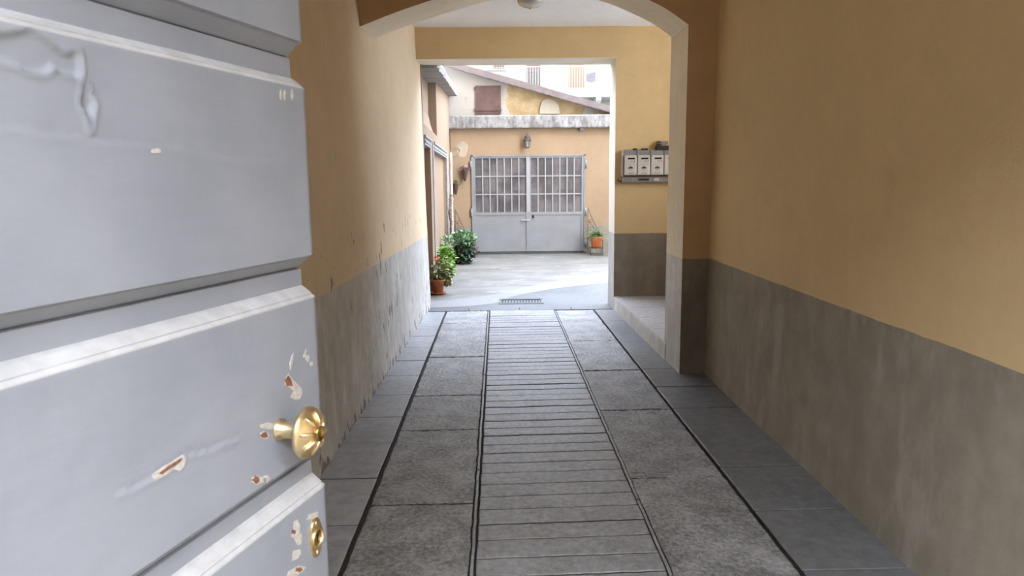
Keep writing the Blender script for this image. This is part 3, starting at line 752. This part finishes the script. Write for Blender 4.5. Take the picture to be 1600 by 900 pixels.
# stand with orange pot
ps = thing('plant_stand', 'low rusty wire plant stand under the orange pot beside the gate', 'plant stand', (2.05, GY - .47, 0))
for x in (-.13, .13):
    for yy in (-.11, .11): l_ = MB(); l_.tube([(x, yy, 0), (x, yy, .16)], .008, 6); l_.build('leg', [m_iron], ps)
l_ = MB()
for z_ in (.03, .155):
    l_.tube([(-.13, -.11, z_), (.13, -.11, z_), (.13, .11, z_), (-.13, .11, z_), (-.13, -.11, z_)], .007, 6)
for i in range(5): l_.tube([(-.11 + i * .055, -.11, .03), (-.11 + i * .055 + .03, -.11, .09), (-.11 + i * .055, -.11, .155)], .004, 5)
for i in range(6): l_.tube([(-.13, -.1 + i * .04, .155), (.13, -.1 + i * .04, .155)], .004, 5)
l_.build('rack', [m_iron], ps)
o = thing('potted_fern', 'feathery green fern in an orange plastic pot on the wire stand', 'potted plant', (2.05, GY - .47, .168))
po = MB()
def rr(w, d, z_, n_=32):
    return [(math.copysign(abs(math.cos(a)) ** .45, math.cos(a)) * w, math.copysign(abs(math.sin(a)) ** .45, math.sin(a)) * d, z_) for a in [2 * PI * i / n_ for i in range(n_)]]
rings = [rr(.095, .075, 0), rr(.128, .10, .20), rr(.142, .112, .205), rr(.145, .115, .24), rr(.13, .10, .24), rr(.125, .095, .2)]
po.add([q for r_ in rings for q in r_], [(j * 32 + i, j * 32 + (i + 1) % 32, (j + 1) * 32 + (i + 1) % 32, (j + 1) * 32 + i) for j in range(5) for i in range(32)] + [tuple(range(32))], 0, True)
po.build('pot', [m_orange], o)
so = MB(); so.add(rr(.126, .096, .21), [tuple(range(32))]); so.build('soil', [m_soil], o)
fo = MB(); rf_ = random.Random(5)
for i in range(80):
    a = rf_.uniform(0, 2 * PI); el = rf_.uniform(.2, 1.3); L = rf_.uniform(.16, .33)
    p0 = Vector((rf_.uniform(-.07, .07), rf_.uniform(-.05, .05), .21)); d = Vector((math.cos(a) * math.cos(el), math.sin(a) * math.cos(el), math.sin(el)))
    for k_ in range(9):
        u = (k_ + 1) / 9; q = p0 + d * L * u + Vector((0, 0, -.11 * u * u))
        s = d.cross(Vector((0, 0, 1))).normalized()
        for sg in (-1, 1): leaf(fo, q, s * sg + d * .6, Vector((0, 0, 1)), .065 * (1.1 - u * .7), .018)
fo.build('foliage', [m_fern], o)

# wall cones
def cone(name, label, c, mat, seed, flowers):
    o = thing(name, label, 'wall planter', (c.x, GY - .002, c.z))
    k_ = MB(); k_.lathe([(.018, -.17), (.03, -.12), (.045, -.05), (.072, .06), (.078, .075), (.07, .075), (.06, .05)], (0, -.085, 0), 16); k_.build('cone', [m_cone], o)
    w_ = MB(); w_.tube([(0, -.02, .06), (0, -.002, .10), (0, 0, .12)], .005, 5); w_.build('hook', [m_iron], o)
    f__ = MB()
    if flowers: bush(f__, (0, -.085, .10), (.085, .07, .05), 90, .04, .035, 0, .1, seed)
    else: bush(f__, (0, -.085, .09), (.11, .07, .035), 60, .07, .014, 0, .1, seed, .5)
    f__.build('dried_flowers' if flowers else 'foliage', [mat], o)
cone('wall_planter', 'cone wall basket of dusty pink dried flowers, higher of two beside gate', at(727, 271, GY), m_pink, 21, True)
cone('wall_planter', 'cone wall basket with spiky green plant, lower of two beside gate', at(712.5, 292, GY), m_fern, 22, False)
# dry leaves swept in the corner of the gate
dl = MB(); bush(dl, (0, 0, .07), (.11, .09, .07), 90, .09, .02, 0, .0, 31, .2)
for i in range(9):
    a = R.uniform(-.6, .6); dl.tube([(0.02, 0, .03), (.06 + R.uniform(-.1, .1), R.uniform(-.05, .05), .12 + R.uniform(0, .2))], .004, 4)
dl.v = [(a - .68, b + GY - .35, max(.001, c_)) for a, b, c_ in dl.v]
tag(dl.build('dried_leaves', [m_dry]), 'heap of dry brown leaves and twigs at the foot of the gate', 'dried leaves', kind='stuff')
# dead climbing stem on the wall beside the pipe
ds = MB(); x_ = -1.10
pts = [(x_ + .01, 14.55, .55), (x_ + .02, 14.6, .8), (x_ - .005, 14.5, 1.0), (x_ + .015, 14.6, 1.2), (x_ + .02, 14.75, 1.36)]
ds.tube(pts, .014, 6)
for i in range(8):
    b = Vector(pts[1 + i % 4]); ds.tube([b, b + Vector((.05, R.uniform(-.2, .2), R.uniform(-.06, .1)))], .008, 5)
bush(ds, (x_ + .02, 14.6, .95), (.03, .12, .4), 40, .05, .02, 0, 0, 33)
tag(ds.build('dead_climber', [m_dry]), 'dead brown climbing stem on the peach wall next to the drainpipe', 'dead plant')

# ------------------------------------------------------------------ meters on the landing wall
MY = CY0
mc = thing('meter_cabinet', 'grey open steel meter housing on the ochre wall above the landing', 'meter cabinet', (1.46, MY, 1.66))
c_ = MB(); c_.box(0, .78, -.012, 0, 0, .31, 0); c_.box(-.006, .012, -.085, 0, 0, .31, 1); c_.box(.012, .78, -.075, -.012, .245, .31, 0)
for x in (.177, .340, .505, .668): c_.box(x - .003, x + .003, -.078, -.012, .245, .31, 2)
c_.build('housing', [m_meterbox, m_meter, m_black], mc)
c_ = MB(); c_.rbox(0, .78, -.07, 0, -.075, -.012, 0, .006); c_.build('cable_tray', [m_meterbox], mc)
c_ = MB(); c_.box(.395, .455, -.072, -.069, -.058, -.025); c_.build('paper_label', [m_meter], mc)
c_ = MB(); c_.box(.20, .33, -.072, -.069, -.055, -.03); c_.build('dark_plate', [m_black], mc)
c_ = MB(); c_.tube([(-.0, -.03, -.06), (-.035, -.03, -.06), (-.05, -.03, -.045), (-.035, -.03, -.028)], .008, 6); c_.build('cable_hook', [m_iron], mc)
c_ = MB(); c_.lathe([(.028, 0), (.028, .012), (.012, .022)], (.16, -.045, .31), 14); c_.build('knob', [m_black], mc)
c_ = MB(); c_.rbox(.235, .315, -.075, -.02, .31, .332, 0, .006); c_.build('connector', [m_black], mc)
def meter_src(label):
    o = thing('electric_meter', label, 'meter', (0, 0, 0), 'electric meters on the landing wall')
    w, h = .152, .238
    MB().rbox(0, w, -.105, -.015, 0, h, 0, .010).build('case', [m_meter], o)
    MB().box(.043, .128, -.107, -.103, .188, .208).build('display', [m_lcd], o)
    for x in (.092, .125): MB().lathe([(.006, 0), (.006, .005)], (x, -.104, .166), 10, axis=Matrix.Rotation(PI / 2, 3, 'X')).build('button', [m_ink], o)
    lg = MB()                                              # small leafy mark, two lines of tiny print
    for dx, dz, r in ((-.020, 0, .010), (0, .009, .013), (.019, .002, .010)):
        lg.lathe([(r, 0), (r, .0015)], (.078 + dx, -.1045, .085 + dz), 10, axis=Matrix.Rotation(PI / 2, 3, 'X'))
    lg.box(.072, .076, -.1062, -.104, .066, .085); lg.box(.084, .088, -.1062, -.104, .070, .085)
    lg.box(.056, .100, -.1062, -.104, .057, .060)
    lg.build('logo', [m_ink], o)
    tx_ = MB()
    for k_ in range(7): tx_.box(.050 + k_ * .009, .056 + k_ * .009, -.1062, -.104, .022, .028)
    for x in (.022, .132): tx_.box(x - .003, x + .003, -.1062, -.104, .022, .027)
    for k_ in range(3): tx_.box(.05 + k_ * .028, .06 + k_ * .028, -.1062, -.104, .128, .132)
    tx_.build('small_print', [m_ink], o)
    return o
labs = ['pale electric meter at the pale-edged open end of the grey housing', 'pale electric meter second from the free end of the grey housing',
        'pale electric meter third from the free end, under the black box', 'pale electric meter mostly hidden behind the arch pillar']
src = meter_src(labs[0])
for i, lb in enumerate(labs):
    if i == 0: o = src
    else:
        o = src.copy(); COL.objects.link(o)
        for ch in src.children:
            cc = ch.copy(); cc.parent = o; COL.objects.link(cc)
    o['label'] = lb; o.location = (1.480 + i * .1625, MY - .0, 1.672)
bb = MB(); bb.rbox(0, .16, -.09, -.0, 0, .052, 0, .005)
tag(bb.build('control_box', [m_black]), 'black box sitting on top of the meter housing', 'box'); bpy.data.objects['control_box'].location = (1.872, MY, 1.970)
bs = MB(); bs.rbox(.02, .062, -.06, 0, .052, .074, 0, .004); bs.rbox(.018, .15, -.05, 0, .072, .110, 1, .006); bs.box(.02, .06, -.0515, -.049, .088, .106, 0)
bs.build('terminal', [m_black, m_meterbox], bpy.data.objects['control_box'])

# ------------------------------------------------------------------ ceiling lamp
cl = thing('ceiling_lamp', 'ribbed glass dome lamp on the white ceiling beyond the arch', 'ceiling lamp', (.30, 7.3, 3.43))
MB().lathe([(.10, -.02), (.115, -.012), (.115, 0)], n=32).build('base', [m_brass], cl)
gsh = MB(); V = []; N = 72; prof = [(.11, -.018), (.128, -.035), (.130, -.06), (.118, -.088), (.09, -.108), (.05, -.120), (.015, -.125)]
for j, (r, h) in enumerate(prof):
    for i in range(N):
        a = 2 * PI * i / N; k_ = 1 + .02 * math.cos(i * PI + 0) * (r / .13) ; tw = a + j * .12
        V.append((r * k_ * math.cos(tw), r * k_ * math.sin(tw), h))
gsh.add(V, [(j * N + i, j * N + (i + 1) % N, (j + 1) * N + (i + 1) % N, (j + 1) * N + i) for j in range(len(prof) - 1) for i in range(N)] + [tuple((len(prof) - 1) * N + i for i in range(N))], 0, True)
gsh.build('shade', [m_opal], cl)
MB().lathe([(.014, -.125), (.016, -.132), (.008, -.142)], n=14).build('finial', [m_brass], cl)

# ------------------------------------------------------------------ the open entrance door
rd = ray(1110, 281); TH = math.atan2(rd.x, rd.y)
E0 = Vector((-.364, 1.35, 0))
dvec = Vector((math.sin(TH), math.cos(TH), 0)); nvec = Vector((math.cos(TH), -math.sin(TH), 0))
# local axes: x = towards the hinge, y = out of the face, z up; origin at the foot of the free edge, face plane y=0
MD = Matrix(((-dvec.x, nvec.x, 0, E0.x), (-dvec.y, nvec.y, 0, E0.y), (0, 0, 1, 0), (0, 0, 0, 1)))
def dpt(px, py):
    r = ray(px, py); k_ = nvec.dot(E0 - CAMP) / nvec.dot(r); q = CAMP + r * k_
    return (-(q - E0).dot(dvec), q.z)
door = thing('entrance_door', 'blue-grey panelled wooden entrance door standing open, paint peeling, brass knob', 'door', mat=MD)
GD = .024                                                   # depth of the grooves between the boards
grooves = [(2.255, 2.230, 2.195, 2.175), (1.858, 1.830, 1.794, 1.774), (1.466, 1.441, 1.408, 1.384), (1.085, 1.057, 1.028, .999), (.70, .672, .643, .614), (.315, .287, .258, .229)]
prof = []                                                   # (z, depth, material) from the top down
def bevel_top(z0, z1):   # the ledge under a groove: two steps
    h = z0 - z1
    return [(z0, -GD, 1), (z0 - .15 * h, -GD + .006, 1), (z0 - .62 * h, -.004, 1), (z0 - .70 * h, -.0045, 1), (z0 - .9 * h, -.0005, 1), (z1, 0, 0)]
prof.append((3.05, 0, 0))
for a, b, c_, d in grooves:
    h = a - b
    prof += [(a, 0, 3), (a - .06 * h, -.006, 3), (a - .16 * h, -.006, 3), (a - .9 * h, -.028, 3), (a - .93 * h, -.034, 3), (b, -.034, 3), (b - .001, -GD, 0)] + bevel_top(c_, d)
prof.append((.06, 0, 0))
# refine the flat board faces
zz = []
for (z0, d0, m0), (z1, d1, m1) in zip(prof, prof[1:]):
    k_ = max(1, int(round((z0 - z1) / .0045))) if (d0 == 0 and d1 == 0 and .75 < z1 and z0 < 2.0 or (d0 == 0 and d1 == 0 and z0 - z1 > .2)) else 1
    if z0 > 2.4 or z1 < .6: k_ = min(k_, 4)
    for i in range(k_): zz.append((z0 + (z1 - z0) * i / k_, d0 + (d1 - d0) * i / k_, m0))
zz.append(prof[-1])
sx = [0.0, .003, .008] + [.008 + .0045 * i for i in range(1, 166)] + [.80, .9, 1.0, 1.1]
def inpoly(p, poly):
    x, y_ = p; c_ = False
    for i in range(len(poly)):
        (x1, y1), (x2, y2) = poly[i], poly[i - 1]
        if (y1 > y_) != (y2 > y_) and x < (x2 - x1) * (y_ - y1) / (y2 - y1) + x1: c_ = not c_
    return c_
def dist_poly(p, poly):
    P_ = Vector(p); best = 9
    for i in range(len(poly)):
        a, b = Vector(poly[i]), Vector(poly[i - 1]); ab = b - a
        u = max(0, min(1, (P_ - a).dot(ab) / max(1e-9, ab.dot(ab)))); best = min(best, (P_ - a - ab * u).length)
    return best
flake = [dpt(a, b) for a, b in ((-20, 55), (0, 52), (25, 50), (45, 46), (62, 55), (74, 66), (88, 75), (104, 82), (124, 80), (128, 100), (129, 118), (118, 121), (98, 113), (84, 104), (78, 112), (62, 116), (44, 112), (26, 102), (0, 95), (-20, 90))]
flake2 = [dpt(a, b) for a, b in ((130, 131), (140, 134), (143, 150), (150, 162), (146, 176), (143, 205), (140, 206), (139, 185), (129, 168), (125, 155), (131, 145))]
crack = [dpt(a, b) for a, b in ((0, 200), (60, 207), (100, 211), (140, 219), (180, 224), (260, 226), (360, 250), (480, 249))]
crack2 = [dpt(a, b) for a, b in ((190, 770), (235, 750), (262, 733), (290, 712), (320, 706), (370, 685))]
def near_line(p, ln_):
    P_ = Vector(p); best = 9; side = 1
    for a, b in zip(ln_, ln_[1:]):
        a, b = Vector(a), Vector(b); ab = b - a; u = max(0, min(1, (P_ - a).dot(ab) / ab.dot(ab))); w_ = P_ - a - ab * u
        if w_.length < best: best = w_.length; side = 1 if w_.y > 0 else -1
    return best, side
V = []; nxs = len(sx); W_ = 1.1
for z_, d_, mi in zz:
    rough_z = .75 < z_ < 2.0
    for i, s in enumerate(sx):
        e = -.006 if d_ > -.002 else (.008 if d_ < -.018 else 0)   # boards stand proud at the free edge too
        if i == 0: s_, yy_ = s + e + .0, d_ - .012
        elif i == 1: s_, yy_ = s + e + .0, d_ - .003
        else: s_, yy_ = s, d_
        if i >= 2 and rough_z and s < .78:
            q = Vector((s * 6, z_ * 6, 0))
            yy_ += .0012 * noise.noise(q) + .0006 * noise.noise(q * 4.3)
            if 1.60 < z_ < 1.80 and s > .30:
                for pl, dep, lip in ((flake, .0035, .0036), (flake2, .004, .004)):
                    dd = dist_poly((s, z_), pl)
                    if dd < .03:
                        if inpoly((s, z_), pl): yy_ += -dep * min(1, dd / .004)
                        else: yy_ += lip * max(0, 1 - dd / .0065)
            if abs(z_ - 1.62) < .12 or abs(z_ - 1.12) < .2:
                for cr, am in ((crack, .0008), (crack2, .0016)):
                    dd, sd = near_line((s, z_), cr)
                    if dd < .012: yy_ += am * sd * -1 * (1 - dd / .012)
        V.append((s_, yy_, z_))
dl_ = MB(); nzs = len(zz)
for j in range(nzs - 1):
    base = len(dl_.f)
    for i in range(nxs - 1):
        dl_.f.append([j * nxs + i, j * nxs + i + 1, (j + 1) * nxs + i + 1, (j + 1) * nxs + i]); dl_.m.append(1 if zz[j][2] == 1 else 0); dl_.sm.append(zz[j][2] == 0 and zz[j + 1][2] == 0)
dl_.v = V
# edge, back, top and bottom
T_ = -.065
el = [V[j * nxs] for j in range(nzs)]; k_ = len(el)
dl_.add(el + [(.0, T_, q[2]) for q in el], [(i, i + 1, k_ + i + 1, k_ + i) for i in range(k_ - 1)], 0)
dl_.add([(0, T_, .06), (1.1, T_, .06), (1.1, T_, 3.05), (0, T_, 3.05)], [(0, 1, 2, 3)], 0)
dl_.add([(1.1, T_, .06), (1.1, 0, .06), (1.1, 0, 3.05), (1.1, T_, 3.05)], [(0, 1, 2, 3)], 0)
dl_.add([(0, T_, 3.05), (1.1, T_, 3.05), (1.1, 0, 3.05), (0, 0, 3.05)], [(0, 1, 2, 3)], 0)
dl_.add([(0, T_, .06), (1.1, T_, .06), (1.1, 0, .06), (0, 0, .06)], [(0, 1, 2, 3)], 0)
dl_.build('door_leaf', [m_door, m_ledge], door)
# chips in the paint: pale primer with bare wood showing through
def chip(poly, wood=None):
    pl = [dpt(a, b) for a, b in poly]
    c_ = MB(); c_.prism(pl, 'y', -.003, .0012); o = c_.build('paint_chip', [m_primer], door); o['label'] = 'pale primer chip'
    if wood:
        w_ = MB(); w_.prism([dpt(a, b) for a, b in wood], 'y', .0, .0019); w_.build('bare_wood', [m_rust], o)
def blob(cx, cy, rx, ry, seed, n_=14, rot=0):
    r = random.Random(seed); out = []
    for i in range(n_):
        a = 2 * PI * i / n_; k_ = r.uniform(.65, 1.2); x, y_ = rx * k_ * math.cos(a), ry * k_ * math.sin(a)
        out.append((cx + x * math.cos(rot) - y_ * math.sin(rot), cy + x * math.sin(rot) + y_ * math.cos(rot)))
    return out
chip([(446, 590), (450, 584), (456, 592), (464, 600), (470, 606), (472, 614), (468, 623), (460, 625), (452, 620), (458, 611), (450, 604), (444, 601)], [(444, 594), (449, 586), (454, 593), (456, 603), (447, 603)])
chip([(238, 742), (244, 737), (256, 728), (266, 723), (276, 716), (285, 711), (290, 714), (287, 728), (280, 736), (270, 733), (262, 740), (250, 746), (240, 752)], [(246, 740), (262, 728), (276, 719), (284, 715), (280, 722), (264, 732), (252, 741)])
chip(blob(404, 750, 12, 7, 2), blob(399, 750, 6, 6, 3))
chip(blob(416, 749, 5, 8, 4, rot=.4))
chip(blob(413, 679, 7, 6, 5), blob(412, 680, 5, 5, 6))
chip([(405, 664), (418, 660), (432, 663), (434, 670), (420, 671), (408, 669)])
chip([(459, 815), (465, 812), (468, 822), (467, 832), (472, 836), (470, 850), (464, 852), (459, 842), (454, 838), (458, 828)], blob(458, 831, 3, 4, 8))
chip([(458, 860), (468, 858), (470, 865), (464, 873), (456, 876)])
chip([(450, 893), (466, 883), (478, 886), (472, 893), (460, 902), (448, 905)], blob(466, 890, 6, 4, 9))
chip(blob(243, 236, 9, 4, 10, rot=.1))
for cx in (438, 444, 456): chip(blob(cx, 148, 1.6, 8, cx))
chip(blob(455, 564, 2, 12, 14, rot=.2)); chip(blob(480, 560, 3, 6, 15)); chip(blob(486, 568, 3, 4, 16)); chip(blob(476, 552, 2, 7, 17, rot=.3))
# knob
kc = dpt(437, 671)
ko = bpy.data.objects.new('door_knob', None); COL.objects.link(ko); ko.parent = door; ko.location = (kc[0], 0, kc[1]); ko['label'] = 'brass knob with radiating ribs'
AX_ = Matrix.Rotation(-PI / 2, 3, 'X')                     # lathe axis along +y of the door
MB().lathe([(.0205, -.004), (.0205, .004), (.0155, .008), (.0145, .03), (.0155, .044), (.019, .048)], n=28, axis=AX_).build('stem', [m_brass], ko)
MB().lathe([(.018, .046), (.040, .050), (.0455, .0535), (.0465, .058), (.0445, .062), (.040, .064), (.026, .074), (.014, .079), (.0125, .079)], n=40, axis=AX_).build('rose', [m_brass], ko)
rb = MB()
for i in range(8):
    a = i * PI / 4 + .2
    rb.tube([(math.cos(a) * r_, y_, math.sin(a) * r_) for r_, y_ in ((.013, .0805), (.022, .078), (.031, .0725), (.039, .067))], [.0028, .0034, .0042, .003], 8)
rb.build('rib', [m_brass], ko)
MB().lathe([(.013, .078), (.0135, .083), (.010, .084), (.0085, .081), (.001, .081)], n=24, axis=AX_).build('centre_boss', [m_brassd], ko)
# keyhole plate
pc = dpt(494, 838)
kp = bpy.data.objects.new('keyhole_plate', None); COL.objects.link(kp); kp.parent = door; kp.location = (pc[0] + .004, .0, pc[1]); kp['label'] = 'oval brass lock plate'
pl = MB(); el_ = [(.0215 * math.copysign(abs(math.cos(a)) ** .9, math.cos(a)), .0405 * math.sin(a)) for a in [2 * PI * i / 40 for i in range(40)]]
pl.prism(el_, 'y', -.003, .003); pl.prism([(a * .92, b * .95) for a, b in el_], 'y', .003, .0045); pl.build('plate', [m_brass], kp)
MB().lathe([(.0195, .004), (.0195, .009), (.0165, .0095), (.0155, .005)], n=32, axis=AX_, cap=False).build('ring', [m_brass], kp)
MB().lathe([(.0155, .0045), (.0155, .0052), (.001, .0054)], n=24, axis=AX_).build('cylinder', [m_brassd], kp)
kh = MB(); kh.rbox(-.0016, .0016, .004, .0062, -.010, .004, 0, .0004); kh.lathe([(.0042, .004), (.0042, .0063)], (0, 0, .005), 14, axis=AX_); kh.build('keyhole', [m_black], kp)
for z_ in (.0305, -.0305):
    MB().lathe([(.005, .004), (.0048, .006), (.002, .0068)], (0, 0, z_), 14, axis=AX_).build('screw', [m_brass], kp)
chip(blob(489, 806, 12, 5, 31, rot=-.5)); 
for z_ in (.35, 1.5, 2.65):
    hg = MB(); hg.lathe([(.014, -.08), (.014, .08)], (1.108, -.005, z_), 12); hg.build('hinge', [m_iron], door)

# ------------------------------------------------------------------ light
w = bpy.data.worlds.new('sky'); sc.world = w; w.use_nodes = True
nt = w.node_tree; bg = nt.nodes['Background']
tc = nt.nodes.new('ShaderNodeTexCoord'); sp = nt.nodes.new('ShaderNodeSeparateXYZ'); nt.links.new(tc.outputs['Generated'], sp.inputs[0])
mr = nt.nodes.new('ShaderNodeMapRange'); nt.links.new(sp.outputs[1], mr.inputs[0]); mr.inputs[1].default_value = -.56; mr.inputs[2].default_value = -.40
mx = nt.nodes.new('ShaderNodeMix'); mx.data_type = 'RGBA'; nt.links.new(mr.outputs[0], mx.inputs[0])
SKY_S, SKY_C = 3.4, 1.75
mx.inputs[6].default_value = (.90 * SKY_S, .95 * SKY_S, 1.06 * SKY_S, 1); mx.inputs[7].default_value = (.82 * SKY_C, .93 * SKY_C, 1.15 * SKY_C, 1)
nt.links.new(mx.outputs[2], bg.inputs[0]); bg.inputs[1].default_value = 1.0
def portal(loc, rot, sx_, sy_):
    l = bpy.data.lights.new('portal', 'AREA'); l.shape = 'RECTANGLE'; l.size = sx_; l.size_y = sy_; l.cycles.is_portal = True
    o = bpy.data.objects.new('portal', l); COL.objects.link(o); o.location = loc; o.rotation_euler = rot
sun = bpy.data.lights.new('sun', 'SUN'); sun.energy = 2.4; sun.angle = math.radians(3); sun.color = (1, .94, .85)
so_ = bpy.data.objects.new('sun', sun); COL.objects.link(so_); so_.rotation_euler = (math.radians(42), 0, math.radians(-18))
so_.location = (0, -5, 20)

sc.view_settings.view_transform = 'Standard'; sc.view_settings.look = 'None'; sc.view_settings.gamma = 1
sc.view_settings.use_curve_mapping = False; sc.view_settings.exposure = 3.05
sc.cycles.use_denoising = True
sc.cycles.max_bounces = 12; sc.cycles.diffuse_bounces = 8; sc.cycles.glossy_bounces = 4
sc.cycles.sample_clamp_indirect = 6
